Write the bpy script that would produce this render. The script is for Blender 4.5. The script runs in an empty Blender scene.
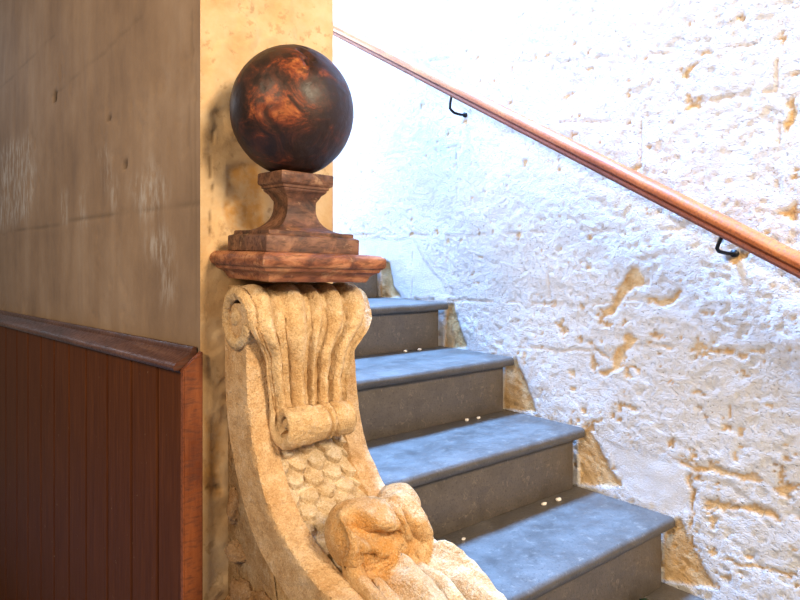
import bpy, bmesh, math
import numpy as np
from mathutils import Vector, Matrix, noise as mnoise
C = bpy.context.scene.collection
# surface features of the three walls, in metres on each wall (distance along it, height from eye level)
R_joints = [[(2.126, 0.099), (1.779, 0.085), (1.401, 0.089), (1.129, 0.084), (0.862, 0.081)], [(1.059, 0.416), (0.908, 0.433), (0.771, 0.43), (0.627, 0.432)], [(2.093, 0.832), (2.1, 0.587)], [(1.851, 0.435), (1.856, 0.091)], [(1.401, 0.079), (1.405, -0.144)], [(1.062, 0.422), (1.062, 0.16)], [(2.126, 0.094), (2.133, -0.18)], [(2.413, 0.477), (2.074, 0.448), (1.851, 0.435)], [(1.355, 0.454), (1.062, 0.416)], [(2.208, -0.184), (1.779, -0.163), (1.355, -0.158), (1.062, -0.127)], [(0.68, 0.507), (0.673, 0.097)], [(2.633, 0.112), (2.126, 0.099)], [(1.624, -0.321), (1.355, -0.316), (1.062, -0.262), (0.879, -0.257)], [(2.011, 0.821), (1.355, 0.66), (1.062, 0.612), (0.627, 0.544)], [(1.873, -0.167), (1.862, -0.286)]]
R_ochre = [[(1.201, -0.172), (1.157, -0.147), (1.129, -0.084), (1.089, -0.021), (1.055, -0.039), (1.046, -0.075), (1.089, -0.098), (1.126, -0.136), (1.154, -0.194), (1.201, -0.197)], [(1.039, -0.114), (0.998, -0.121), (0.931, -0.092), (0.934, -0.12), (0.992, -0.144), (1.03, -0.137)], [(1.208, -0.357), (1.157, -0.341), (1.143, -0.277), (1.102, -0.236), (1.062, -0.238), (1.109, -0.289), (1.119, -0.336), (1.182, -0.379)], [(0.995, -0.564), (0.952, -0.583), (0.891, -0.588), (0.824, -0.568), (0.731, -0.574), (0.741, -0.59), (0.837, -0.594), (0.879, -0.607), (0.937, -0.596)], [(0.879, -0.691), (0.837, -0.665), (0.797, -0.672), (0.721, -0.652), (0.661, -0.657), (0.673, -0.669), (0.784, -0.682), (0.851, -0.691)], [(0.803, 0.0), (0.771, 0.024), (0.731, 0.021), (0.751, 0.0), (0.789, -0.016)], [(0.937, 0.513), (0.908, 0.544), (0.882, 0.549), (0.896, 0.524), (0.925, 0.505)], [(0.928, 0.429), (0.879, 0.439), (0.865, 0.423), (0.908, 0.414)], [(0.697, -0.594), (0.65, -0.571), (0.627, -0.579), (0.661, -0.604)], [(0.659, 0.388), (0.638, 0.402), (0.636, 0.334), (0.654, 0.304)], [(0.914, -0.625), (0.902, -0.593), (0.893, -0.681), (0.911, -0.715)], [(0.682, 0.118), (0.627, 0.14), (0.627, 0.105), (0.668, 0.092)]]
R_tri = [[(2.344, -0.018), (2.285, -0.018), (2.257, -0.12), (2.208, -0.171), (2.352, -0.182)], [(1.914, -0.19), (1.879, -0.18), (1.834, -0.264), (1.795, -0.346), (1.926, -0.364)], [(1.595, -0.38), (1.548, -0.36), (1.497, -0.449), (1.453, -0.536), (1.61, -0.554)], [(1.287, -0.578), (1.245, -0.55), (1.179, -0.637), (1.123, -0.71), (1.276, -0.739)], [(0.986, -0.787), (0.94, -0.746), (0.888, -0.834), (0.835, -0.911), (0.992, -0.941)]]
R_smooth = [[(1.186, -0.576), (0.902, -0.588), (0.908, -0.708), (0.949, -0.743), (1.112, -0.714)], [(2.721, 0.09), (2.126, 0.086), (1.891, -0.152), (2.243, -0.177)]]
L_joint = [[(2.021, 0.11), (1.463, 0.114), (0.587, 0.132), (-0.014, 0.131)], [(1.187, 0.586), (0.674, 0.608), (0.323, 0.65)], [(2.021, 0.767), (1.494, 0.785), (1.149, 0.798)], [(0.027, 0.572), (0.037, -0.19)], [(0.053, 0.58), (0.064, 0.324), (0.053, 0.089)]]
L_flake = [[(2.021, 0.493), (1.757, 0.503), (1.494, 0.488), (1.404, 0.34), (1.494, 0.171), (1.828, 0.143), (2.021, 0.137)], [(0.429, 0.188), (0.29, 0.242), (0.195, 0.182), (0.225, 0.134), (0.357, 0.115)], [(0.674, 0.298), (0.604, 0.32), (0.587, 0.244), (0.639, 0.234)], [(0.323, 0.048), (0.225, 0.058), (0.153, 0.02), (0.153, -0.078), (0.189, -0.105), (0.225, -0.018), (0.303, 0.008)], [(1.065, 0.202), (1.018, 0.216), (1.018, 0.137), (1.053, 0.139)], [(0.866, 0.205), (0.826, 0.212), (0.826, 0.122), (0.856, 0.123)], [(0.587, 0.2), (0.546, 0.211), (0.538, 0.156), (0.571, 0.158)]]
L_hole = [[(1.162, 0.596), (1.125, 0.596), (1.125, 0.557), (1.162, 0.56)], [(0.604, 0.42), (0.579, 0.416), (0.579, 0.405), (0.604, 0.409)], [(0.482, 0.268), (0.459, 0.274), (0.459, 0.252), (0.482, 0.254)]]
F_crack = [[(0.611, 0.295), (0.604, 0.225), (0.609, 0.134), (0.601, 0.069), (0.611, 0.018)], [(0.594, -0.366), (0.616, -0.42), (0.635, -0.494), (0.63, -0.558)], [(0.68, 0.261), (0.722, 0.256)]]
F_peel = [[(0.589, -0.361), (0.621, -0.361), (0.645, -0.388), (0.635, -0.494), (0.63, -0.558), (0.597, -0.554), (0.592, -0.508)], [(0.66, 0.207), (0.719, 0.224), (0.738, 0.165), (0.738, 0.073), (0.68, 0.062), (0.64, 0.1)]]
R_cracks = [[(0.995, -0.564), (0.879, -0.588), (0.731, -0.579), (0.627, -0.569)], [(0.865, -0.706), (0.771, -0.651), (0.697, -0.65), (0.627, -0.649)], [(0.908, -0.813), (0.837, -0.83), (0.721, -0.804), (0.627, -0.799)], [(0.879, -0.593), (0.908, -0.685), (0.902, -0.853)], [(1.355, -0.613), (1.238, -0.539), (1.165, -0.493)], [(0.697, -0.599), (0.685, -0.467), (0.692, -0.366)], [(1.062, -0.247), (0.879, -0.263), (0.721, -0.24)], [(1.376, -0.217), (1.201, -0.293), (1.062, -0.344)]]
SKY_W, SKY_C = 3800, (.20, .46, 1.0)
WARM_W, WARM_C = 145, (1.0, .80, .56)
LEFT_W, LEFT_C = 72, (1.0, .78, .54)
LAND_W = 70
FAR_W = 6
AMB, AMB_C = .19, (1.0, .82, .64)
EXPO = 0.1
EYE = 1.60
# ------------------------------------------------------------------ helpers
def V(x, y, h): return Vector((x, y, h + EYE))

def link(o): C.objects.link(o)

def new_obj(name, verts, faces, mat, parent=None, smooth=True, mats=None, fmat=None):
    root = parent
    while root is not None and root.parent is not None: root = root.parent
    off = root.location.copy() if root is not None else Vector((0, 0, 0))
    me = bpy.data.meshes.new(name)
    me.from_pydata([tuple(Vector(v) - off) for v in verts], [], faces)
    if mats:
        for m in mats: me.materials.append(m)
        if fmat is not None: me.polygons.foreach_set('material_index', fmat)
    else:
        me.materials.append(mat)
    me.polygons.foreach_set('use_smooth', [smooth] * len(me.polygons))
    me.update()
    o = bpy.data.objects.new(name, me); link(o)
    if parent is not None: o.parent = parent
    return o

def from_bm(name, bm, mat, parent=None, smooth=True, angle=None):
    bmesh.ops.recalc_face_normals(bm, faces=bm.faces)
    bm.verts.ensure_lookup_table(); bm.verts.index_update()
    vs = [v.co.copy() for v in bm.verts]
    fs = [[v.index for v in f.verts] for f in bm.faces]
    bm.free()
    o = new_obj(name, vs, fs, mat, parent, smooth)
    if angle is not None:
        me = o.data
        b = bmesh.new(); b.from_mesh(me)
        for e in b.edges:
            if len(e.link_faces) == 2 and e.calc_face_angle(0) > angle: e.smooth = False
        b.to_mesh(me); b.free()
    return o

def empty(name, loc, label, cat, group=None):
    o = bpy.data.objects.new(name, None); link(o)
    o.location = loc; o.empty_display_size = .05
    tag(o, label, cat, group); return o

def tag(o, label=None, cat=None, group=None, kind=None):
    if label: o['label'] = label
    if cat: o['category'] = cat
    if group: o['group'] = group
    if kind: o['kind'] = kind
    return o

def add_box(bm, x0, x1, y0, y1, z0, z1, bevel=0.0, seg=2, M=None):
    r = bmesh.ops.create_cube(bm, size=1)
    vs = r['verts']
    for v in vs:
        v.co = Vector(((x0 + x1) / 2 + v.co.x * (x1 - x0), (y0 + y1) / 2 + v.co.y * (y1 - y0), (z0 + z1) / 2 + v.co.z * (z1 - z0)))
    if bevel:
        es = list({e for v in vs for e in v.link_edges})
        g = bmesh.ops.bevel(bm, geom=es, offset=bevel, segments=seg, affect='EDGES', profile=.5)
        vs = list({v for f in g['faces'] for v in f.verts} | {v for v in vs if v.is_valid})
    if M is not None:
        for v in vs: v.co = M @ v.co
    return vs

# vectorised value noise
def _h(ix, iy, seed):
    n = (ix.astype(np.int64) * 374761393 + iy.astype(np.int64) * 668265263 + seed * 974711) & 0x7fffffff
    n = ((n ^ (n >> 13)) * 1274126177) & 0x7fffffff
    n = (n ^ (n >> 16)) & 0xffff
    return n / 65535.0
def vnoise(x, y, seed=0):
    ix = np.floor(x); iy = np.floor(y); fx = x - ix; fy = y - iy
    fx = fx * fx * fx * (fx * (6 * fx - 15) + 10); fy = fy * fy * fy * (fy * (6 * fy - 15) + 10)
    a = _h(ix, iy, seed); b = _h(ix + 1, iy, seed); c = _h(ix, iy + 1, seed); d = _h(ix + 1, iy + 1, seed)
    return (a + (b - a) * fx) * (1 - fy) + (c + (d - c) * fx) * fy
def fbm(x, y, sc, octv=4, seed=0, gain=.5):
    s = np.zeros_like(x); a = 1.0; t = 0
    for k in range(octv):
        s += a * vnoise(x * sc + 17.3 * k, y * sc - 9.1 * k, seed + k); t += a; a *= gain; sc *= 2.03
    return s / t
def seg_dist(x, y, line):
    d = np.full_like(x, 9.0)
    for (ax, ay), (bx, by) in zip(line[:-1], line[1:]):
        vx, vy = bx - ax, by - ay; L = vx * vx + vy * vy + 1e-12
        t = np.clip(((x - ax) * vx + (y - ay) * vy) / L, 0, 1)
        d = np.minimum(d, np.hypot(x - ax - t * vx, y - ay - t * vy))
    return d
def poly_sd(x, y, P):
    d = seg_dist(x, y, list(P) + [P[0]])
    ins = np.zeros(x.shape, bool); n = len(P)
    for i in range(n):
        (x1, y1), (x2, y2) = P[i], P[(i + 1) % n]
        c = ((y1 > y) != (y2 > y))
        with np.errstate(divide='ignore', invalid='ignore'):
            xi = (x2 - x1) * (y - y1) / (y2 - y1 if y2 != y1 else 1e-9) + x1
        ins ^= c & (x < xi)
    return np.where(ins, -d, d)
def smooth(a, b, x):
    t = np.clip((x - a) / (b - a), 0, 1); return t * t * (3 - 2 * t)
def axis_pts(segs):
    out = []
    for a, b, st in segs:
        n = max(1, int(round((b - a) / st))); out += [a + (b - a) * i / n for i in range(n)]
    out.append(segs[-1][1]); return np.array(out)
def vn3(p, sc, seed=0): return mnoise.noise(Vector((p[0] * sc + seed * 7.1, p[1] * sc + 3.3 * seed, p[2] * sc)))

def skin_grid(us, vs, pos, nrm, hfun):
    """displaced skin of a wall: returns verts, faces and the mask arrays"""
    U, W = np.meshgrid(us, vs, indexing='ij')
    H, masks = hfun(U, W)
    e = np.minimum(np.minimum(U - us[0], us[-1] - U), np.minimum(W - vs[0], vs[-1] - W))
    H = H * smooth(0, .02, e)
    P = pos(U, W); n = np.array(nrm)
    P = P + H[..., None] * n
    nu, nv = U.shape
    idx = np.arange(nu * nv).reshape(nu, nv)
    F = np.stack([idx[:-1, :-1], idx[1:, :-1], idx[1:, 1:], idx[:-1, 1:]], -1).reshape(-1, 4)
    # wind so that the face normal follows nrm
    p0, p1, p2 = P[0, 0], P[1, 0], P[0, 1]
    if np.dot(np.cross(p1 - p0, p2 - p0), n) < 0: F = F[:, ::-1]
    return P.reshape(-1, 3), F, {k: m.reshape(-1) for k, m in masks.items()}

def set_masks(o, n_total, parts):
    names = sorted({k for _, m in parts for k in m})
    for k in names:
        a = np.zeros(n_total, np.float32)
        for start, m in parts:
            if k in m: a[start:start + len(m[k])] = m[k]
        at = o.data.attributes.new(k, 'FLOAT', 'POINT'); at.data.foreach_set('value', a)

# ------------------------------------------------------------------ materials
class MT:
    def __init__(s, name, rough=.8, spec=.5, metal=0):
        s.m = bpy.data.materials.new(name); s.m.use_nodes = True
        s.nt = s.m.node_tree; s.b = s.nt.nodes['Principled BSDF']
        s.b.inputs['Roughness'].default_value = rough; s.b.inputs['Metallic'].default_value = metal
        s.b.inputs['Specular IOR Level'].default_value = spec
        s.tc = s.nt.nodes.new('ShaderNodeTexCoord')
    def n(s, t, **k):
        x = s.nt.nodes.new(t)
        for a, b in k.items(): setattr(x, a, b)
        return x
    def l(s, a, b): s.nt.links.new(a, b)
    def vec(s, scale=(1, 1, 1), rot=(0, 0, 0)):
        mp = s.n('ShaderNodeMapping'); mp.inputs['Scale'].default_value = scale; mp.inputs['Rotation'].default_value = rot
        s.l(s.tc.outputs['Object'], mp.inputs['Vector']); return mp.outputs[0]
    def noise(s, scale, detail=5, rough=.55, vec=None, dist=0):
        x = s.n('ShaderNodeTexNoise'); x.inputs['Scale'].default_value = scale; x.inputs['Detail'].default_value = detail
        x.inputs['Roughness'].default_value = rough; x.inputs['Distortion'].default_value = dist
        s.l(vec or s.tc.outputs['Object'], x.inputs['Vector']); return x.outputs['Fac']
    def voro(s, scale, feat='F1', vec=None, rnd=1):
        x = s.n('ShaderNodeTexVoronoi', feature=feat); x.inputs['Scale'].default_value = scale; x.inputs['Randomness'].default_value = rnd
        s.l(vec or s.tc.outputs['Object'], x.inputs['Vector']); return x.outputs['Distance']
    def ramp(s, fac, stops):
        x = s.n('ShaderNodeValToRGB'); e = x.color_ramp.elements
        while len(e) < len(stops): e.new(.5)
        for i, (p, c) in enumerate(stops):
            e[i].position = p; e[i].color = (c[0], c[1], c[2], 1) if hasattr(c, '__len__') else (c, c, c, 1)
        s.l(fac, x.inputs[0]); return x.outputs[0]
    def mix(s, fac, a, b, blend='MIX'):
        x = s.n('ShaderNodeMix', data_type='RGBA', blend_type=blend)
        for i, v in ((0, fac), (6, a), (7, b)):
            if hasattr(v, 'links'): s.l(v, x.inputs[i])
            elif i == 0: x.inputs[0].default_value = v
            else: x.inputs[i].default_value = (v[0], v[1], v[2], 1)
        return x.outputs[2]
    def math(s, op, a, b=0):
        x = s.n('ShaderNodeMath', operation=op)
        for i, v in enumerate((a, b)):
            if hasattr(v, 'links'): s.l(v, x.inputs[i])
            else: x.inputs[i].default_value = v
        return x.outputs[0]
    def attr(s, name): x = s.n('ShaderNodeAttribute', attribute_name=name); return x.outputs['Fac']
    def color(s, c):
        if hasattr(c, 'links'): s.l(c, s.b.inputs['Base Color'])
        else: s.b.inputs['Base Color'].default_value = (c[0], c[1], c[2], 1)
    def rough(s, r): s.l(r, s.b.inputs['Roughness'])
    def bump(s, hs, strength=.5, dist=.01):
        prev = None
        for h, st, d in hs:
            x = s.n('ShaderNodeBump'); x.inputs['Strength'].default_value = st; x.inputs['Distance'].default_value = d
            s.l(h, x.inputs['Height'])
            if prev is not None: s.l(prev, x.inputs['Normal'])
            prev = x.outputs[0]
        s.l(prev, s.b.inputs['Normal'])

def m_whitewash():
    t = MT('whitewashed_stone', .85, .2)
    v = t.vec((1, 1, 1.35), (.5, 0, 0))
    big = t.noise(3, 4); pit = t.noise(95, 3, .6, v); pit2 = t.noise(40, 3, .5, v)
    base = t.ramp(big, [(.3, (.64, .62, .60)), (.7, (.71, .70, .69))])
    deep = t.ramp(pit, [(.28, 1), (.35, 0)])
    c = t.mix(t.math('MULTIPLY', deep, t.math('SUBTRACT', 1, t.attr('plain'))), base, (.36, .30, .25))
    c = t.mix(t.attr('joint'), c, (.66, .56, .46))
    oc = t.ramp(t.noise(22, 5, .6), [(.3, (.56, .33, .13)), (.5, (.70, .46, .22)), (.75, (.80, .62, .38))])
    c = t.mix(t.attr('ochre'), c, oc)
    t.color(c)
    calm = t.math('SUBTRACT', 1, t.math('MULTIPLY', t.attr('plain'), .8))
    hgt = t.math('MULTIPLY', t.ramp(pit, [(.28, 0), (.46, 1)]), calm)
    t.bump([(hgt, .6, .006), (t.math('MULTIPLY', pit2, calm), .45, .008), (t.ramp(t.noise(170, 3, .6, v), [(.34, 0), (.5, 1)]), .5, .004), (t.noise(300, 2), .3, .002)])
    return t.m

def m_spine():
    t = MT('brown_plaster', .75, .25)
    st = t.vec((3.2, 3.2, .7))
    a = t.noise(2.2, 6, .6); s1 = t.noise(3.2, 5, .6, st)
    c = t.ramp(t.math('ADD', t.math('MULTIPLY', a, .68), t.math('MULTIPLY', s1, .32)),
               [(.32, (.185, .122, .080)), (.5, (.28, .19, .122)), (.66, (.36, .26, .18))])
    fl = t.math('MULTIPLY', t.attr('flake'), t.ramp(t.noise(26, 5, .65, t.vec((1.6, 1.6, .5))), [(.44, 0), (.62, 1)]))
    c = t.mix(t.math('MULTIPLY', fl, .7), c, (.50, .46, .42))
    c = t.mix(t.attr('joint'), c, (.13, .09, .055))
    c = t.mix(t.attr('hole'), c, (.02, .012, .008))
    t.color(c)
    t.bump([(s1, .18, .01), (t.noise(60, 4), .18, .004), (fl, .3, .002)])
    return t.m

def m_front():
    t = MT('ochre_plaster', .85, .2)
    a = t.noise(5, 6, .62); b = t.noise(38, 4, .6)
    c = t.ramp(a, [(.30, (.43, .25, .10)), (.46, (.55, .36, .18)), (.60, (.62, .45, .26)), (.75, (.68, .54, .37))])
    c = t.mix(t.ramp(b, [(.33, .6), (.42, 0)]), c, (.36, .22, .10))
    c = t.mix(t.math('MULTIPLY', t.attr('peel'), t.ramp(t.noise(30, 5, .6), [(.4, .85), (.62, .15)])), c, (.55, .27, .06))
    c = t.mix(t.attr('joint'), c, (.12, .07, .03))
    t.color(c)
    t.bump([(a, .3, .012), (b, .35, .005), (t.noise(150, 3), .3, .002)])
    return t.m

def m_sandstone(name, tint=(1, 1, 1), stain=None):
    t = MT(name, .88, .2)
    a = t.noise(9, 6, .62); b = t.noise(70, 4, .65); c0 = t.noise(180, 2)
    f = lambda r, g, bb: (r * tint[0], g * tint[1], bb * tint[2])
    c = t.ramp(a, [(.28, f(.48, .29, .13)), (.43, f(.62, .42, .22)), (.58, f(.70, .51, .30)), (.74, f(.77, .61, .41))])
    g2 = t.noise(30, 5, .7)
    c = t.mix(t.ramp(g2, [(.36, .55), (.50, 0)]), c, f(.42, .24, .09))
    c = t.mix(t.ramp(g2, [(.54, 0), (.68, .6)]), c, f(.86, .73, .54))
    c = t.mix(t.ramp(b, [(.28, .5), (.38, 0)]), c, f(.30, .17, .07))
    if stain:
        x = t.n('ShaderNodeVectorMath', operation='DISTANCE'); t.l(t.tc.outputs['Object'], x.inputs[0]); x.inputs[1].default_value = stain[0]
        k = t.math('MULTIPLY', t.ramp(x.outputs['Value'], [(stain[1] * .5, 1), (stain[1], 0)]), t.ramp(t.noise(26, 5, .7), [(.38, 0), (.6, .8)]))
        c = t.mix(k, c, (.56, .25, .05))
    sp = t.noise(300, 3, .7)
    c = t.mix(t.ramp(sp, [(.36, .55), (.47, 0)]), c, f(.38, .23, .10)); c = t.mix(t.ramp(sp, [(.55, 0), (.66, .4)]), c, f(.92, .80, .60))
    t.color(c)
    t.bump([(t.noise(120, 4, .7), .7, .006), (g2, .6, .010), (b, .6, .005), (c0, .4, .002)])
    return t.m

def m_slate(name, base, hi):
    t = MT(name, .42, .5)
    a = t.noise(14, 6, .65); b = t.noise(120, 4, .6)
    c = t.ramp(a, [(.3, base), (.7, hi)])
    c = t.mix(t.ramp(t.noise(45, 5, .7, None, 1.0), [(.57, 0), (.70, .6)]), c, (hi[0] * 2.1, hi[1] * 2.0, hi[2] * 1.8))
    c = t.mix(t.ramp(t.noise(160, 3, .7), [(.34, .6), (.46, 0)]), c, (base[0] * .5, base[1] * .5, base[2] * .5))
    t.color(c)
    t.rough(t.ramp(a, [(.3, .38), (.7, .6)]))
    t.bump([(a, .15, .006), (b, .3, .002)])
    return t.m

def m_oldwood(name, dark, mid, warm, rough=.38, th=(.38, .54, .66), sc=9, vec=None, chip=None):
    t = MT(name, rough, .5)
    v = t.vec(vec) if vec else None
    a = t.noise(sc, 6, .65, v, .8); g = t.noise(60, 4, .6, t.vec((.6, 2.2, 2.2)))
    c = t.ramp(a, [(th[0], dark), (th[1], mid), (th[2], warm)])
    c = t.mix(t.ramp(g, [(.35, .55), (.5, 0)]), c, (dark[0] * .5, dark[1] * .5, dark[2] * .5))
    if chip: c = t.mix(t.ramp(t.noise(30, 5, .7), [(.60, 0), (.68, .8)]), c, chip)
    t.color(c)
    t.rough(t.ramp(g, [(.3, rough + .25), (.6, rough)]))
    t.bump([(a, .15, .006), (g, .25, .002)])
    return t.m

def m_ball():
    t = MT('dark_mahogany', .4, .35)
    def near(p, r):      # orange patches around points on the ball
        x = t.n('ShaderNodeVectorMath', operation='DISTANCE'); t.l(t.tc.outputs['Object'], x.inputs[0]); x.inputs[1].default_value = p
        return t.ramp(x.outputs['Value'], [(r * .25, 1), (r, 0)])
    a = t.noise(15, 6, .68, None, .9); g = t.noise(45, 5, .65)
    patch = t.math('MAXIMUM', near((-.105, -.105, .375), .10), near((-.075, -.12, .44), .08))
    k = t.math('ADD', a, t.math('MULTIPLY', t.math('SUBTRACT', patch, .45), .16))
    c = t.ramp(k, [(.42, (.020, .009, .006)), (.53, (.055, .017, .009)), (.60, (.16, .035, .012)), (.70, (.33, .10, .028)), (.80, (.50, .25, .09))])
    c = t.mix(t.ramp(g, [(.36, .7), (.48, 0)]), c, (.014, .006, .004))
    c = t.mix(t.attr('split'), c, (.006, .004, .003))
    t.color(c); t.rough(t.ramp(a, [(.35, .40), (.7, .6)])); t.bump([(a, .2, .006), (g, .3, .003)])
    return t.m

def m_boards():
    t = MT('mahogany_boards', .55, .10)
    g = t.noise(14, 5, .6, t.vec((6, 6, .35)), .5); f = t.noise(120, 2, .5, t.vec((1, 1, .06)))
    c = t.ramp(g, [(.3, (.072, .019, .004)), (.55, (.096, .027, .006)), (.75, (.13, .038, .009))])
    c = t.mix(t.ramp(t.noise(55, 2), [(.73, 0), (.76, .5)]), c, (.30, .20, .12))
    t.color(c); t.bump([(g, .15, .004), (f, .12, .001)]); return t.m

def m_plain(name, c, rough=.5, metal=0, bump=None):
    t = MT(name, rough, .5, metal)
    a = t.noise(40, 4); t.color(t.ramp(a, [(.3, tuple(x * .8 for x in c)), (.7, tuple(min(1, x * 1.15) for x in c))]))
    t.bump([(a, bump or .1, .003)]); return t.m

M_WASH = m_whitewash(); M_SPINE = m_spine(); M_FRONT = m_front()
M_STONE = m_sandstone('yellow_sandstone', (1, .97, .9)); M_BODY = m_sandstone('brown_sandstone', (.92, .84, .76))
M_SCALE = m_sandstone('pale_limestone', (1.0, 1.08, 1.2)); M_LEAF = m_sandstone('ochre_sandstone', (.88, .80, .68), ((-.02, -.23, 1.085), .13))
M_RUBBLE = m_sandstone('rubble_stone', (.5, .42, .36))
M_TREAD = m_slate('slate_tread', (.060, .052, .045), (.105, .094, .083)); M_RISER = m_slate('slate_riser', (.075, .06, .045), (.125, .10, .078))
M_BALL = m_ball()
M_PED = m_oldwood('worn_mahogany', (.035, .016, .010), (.12, .048, .024), (.24, .11, .055), .5, (.36, .52, .68), 16, None, (.34, .2, .11))
M_CAP = m_oldwood('chipped_mahogany', (.10, .03, .012), (.26, .085, .03), (.44, .19, .08), .5, (.36, .50, .66), 14, (1, 1, 3), (.42, .24, .12))
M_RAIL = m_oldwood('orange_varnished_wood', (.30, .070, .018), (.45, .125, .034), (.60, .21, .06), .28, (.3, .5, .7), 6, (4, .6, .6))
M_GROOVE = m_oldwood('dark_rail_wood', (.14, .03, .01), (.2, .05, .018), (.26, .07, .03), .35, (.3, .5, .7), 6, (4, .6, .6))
M_IRON = m_plain('black_iron', (.015, .016, .018), .45, .6); M_BOARD = m_boards()
M_CAPRAIL = m_oldwood('wainscot_rail_wood', (.045, .014, .007), (.085, .028, .014), (.15, .07, .045), .34, (.35, .52, .7), 8, (1, .3, 4))
M_POST = m_oldwood('orange_corner_wood', (.10, .022, .006), (.16, .040, .010), (.22, .062, .017), .45, (.35, .5, .66), 10, (3, 3, .5))
M_FLOOR = m_slate('floor_stone', (.10, .085, .07), (.17, .145, .12)); M_CRUMB = m_plain('white_plaster_crumb', (.78, .72, .64), .9)
M_CORE = m_sandstone('dark_mortar', (.72, .66, .58)); M_GREEN = m_plain('green_glass_lump', (.012, .03, .018), .2)  # mortar is the sandstone mix in a darker tint
M_PLASTER = m_plain('stair_plaster', (.72, .69, .65), .9)

# ------------------------------------------------------------------ right wall (whitewashed)
XW = 1.80
def wall_right():
    us = axis_pts([(-.6, .5, .06), (.5, 2.75, .0062), (2.75, 4.4, .05)])
    vs = axis_pts([(-1.60, -1.0, .05), (-1.0, .92, .0062), (.92, 1.9, .03)])
    def hf(y, h):
        H = (fbm(y, h, 2.2, 3, 5) - .5) * .009 + (fbm(y, h, 14, 3, 9) - .5) * .0045
        wy = y + (fbm(y, h, 9, 3, 21) - .5) * .035; wh = h + (fbm(y, h, 9, 3, 33) - .5) * .035
        plain = np.zeros_like(y)
        for P in R_smooth: plain = np.maximum(plain, smooth(.012, -.012, poly_sd(wy, wh, P)))
        # directional pits in the soft stone under the lime wash
        c, s = math.cos(.6), math.sin(.6)
        a = (c * y + s * h); b = (-s * y + c * h)
        zone = .35 + .65 * smooth(.35, .6, fbm(y, h, 2.4, 2, 44))
        pit = smooth(.64, .80, fbm(a * .75, b * 1.25, 62, 2, 71)) * zone
        lump = (fbm(a, b, 34, 2, 13) - .5)
        H += (1 - plain) * (-.0026 * pit + .0020 * lump * zone)
        joint = np.zeros_like(y)
        for L in R_joints:
            d = seg_dist(y + (wy - y) * .5, h + (wh - h) * .5, L); k = smooth(.0055, .001, d) * smooth(.38, .6, fbm(y, h, 16, 2, 55))
            joint = np.maximum(joint, k)
        ochre = np.zeros_like(y); edge = np.zeros_like(y)
        ry = y + (fbm(y, h, 30, 3, 91) - .5) * .03; rh = h + (fbm(y, h, 30, 3, 93) - .5) * .03
        for P in R_ochre:
            d = poly_sd(ry, rh, P); ochre = np.maximum(ochre, smooth(.003, -.006, d))
        for P in R_tri:
            d = poly_sd(y * .6 + ry * .4, h * .6 + rh * .4, P); ochre = np.maximum(ochre, smooth(.004, -.004, d))
        # scattered losses of the lime coat, mostly along the joints lower down
        near = np.zeros_like(y)
        for L in R_joints + R_cracks + [P + [P[0]] for P in R_ochre]: near = np.maximum(near, smooth(.05, .005, seg_dist(wy, wh, L)))
        for L in R_cracks:
            k = smooth(.0045, .001, seg_dist(ry, rh, L)); ochre = np.maximum(ochre, k * smooth(.50, .60, fbm(y, h, 12, 2, 77)))
        sp = smooth(.735, .755, fbm(y, h, 26, 4, 121) + .05 * near - .05) * smooth(.1, -.25, h) * smooth(1.9, 1.3, y) * (1 - plain)
        sp2 = smooth(.74, .76, fbm(y, h, 30, 4, 131) + .06 * near - .06) * (1 - plain)
        ochre = np.maximum(ochre, np.maximum(sp, sp2) * .85)
        H -= .0045 * ochre + .0035 * joint
        return H, {'ochre': ochre, 'joint': joint * .75, 'plain': plain}
    V0, F, mk = skin_grid(us, vs, lambda y, h: np.stack([np.full_like(y, XW), y, h + EYE], -1), (-1, 0, 0), hf)
    n0 = len(V0)
    x0, x1, y0, y1, z0, z1 = XW + .0, XW + .3, us[0], us[-1], 0, vs[-1] + EYE
    bx = [(x0, y0, z0), (x1, y0, z0), (x1, y1, z0), (x0, y1, z0), (x0, y0, z1), (x1, y0, z1), (x1, y1, z1), (x0, y1, z1)]
    bf = [(0, 1, 5, 4), (1, 2, 6, 5), (2, 3, 7, 6), (4, 5, 6, 7), (3, 2, 1, 0)]
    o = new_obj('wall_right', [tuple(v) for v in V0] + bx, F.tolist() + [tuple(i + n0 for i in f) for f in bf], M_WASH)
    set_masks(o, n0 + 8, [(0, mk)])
    return tag(o, 'pitted whitewashed stone wall behind the stairs and handrail', kind='structure')
wall_right()

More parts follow.
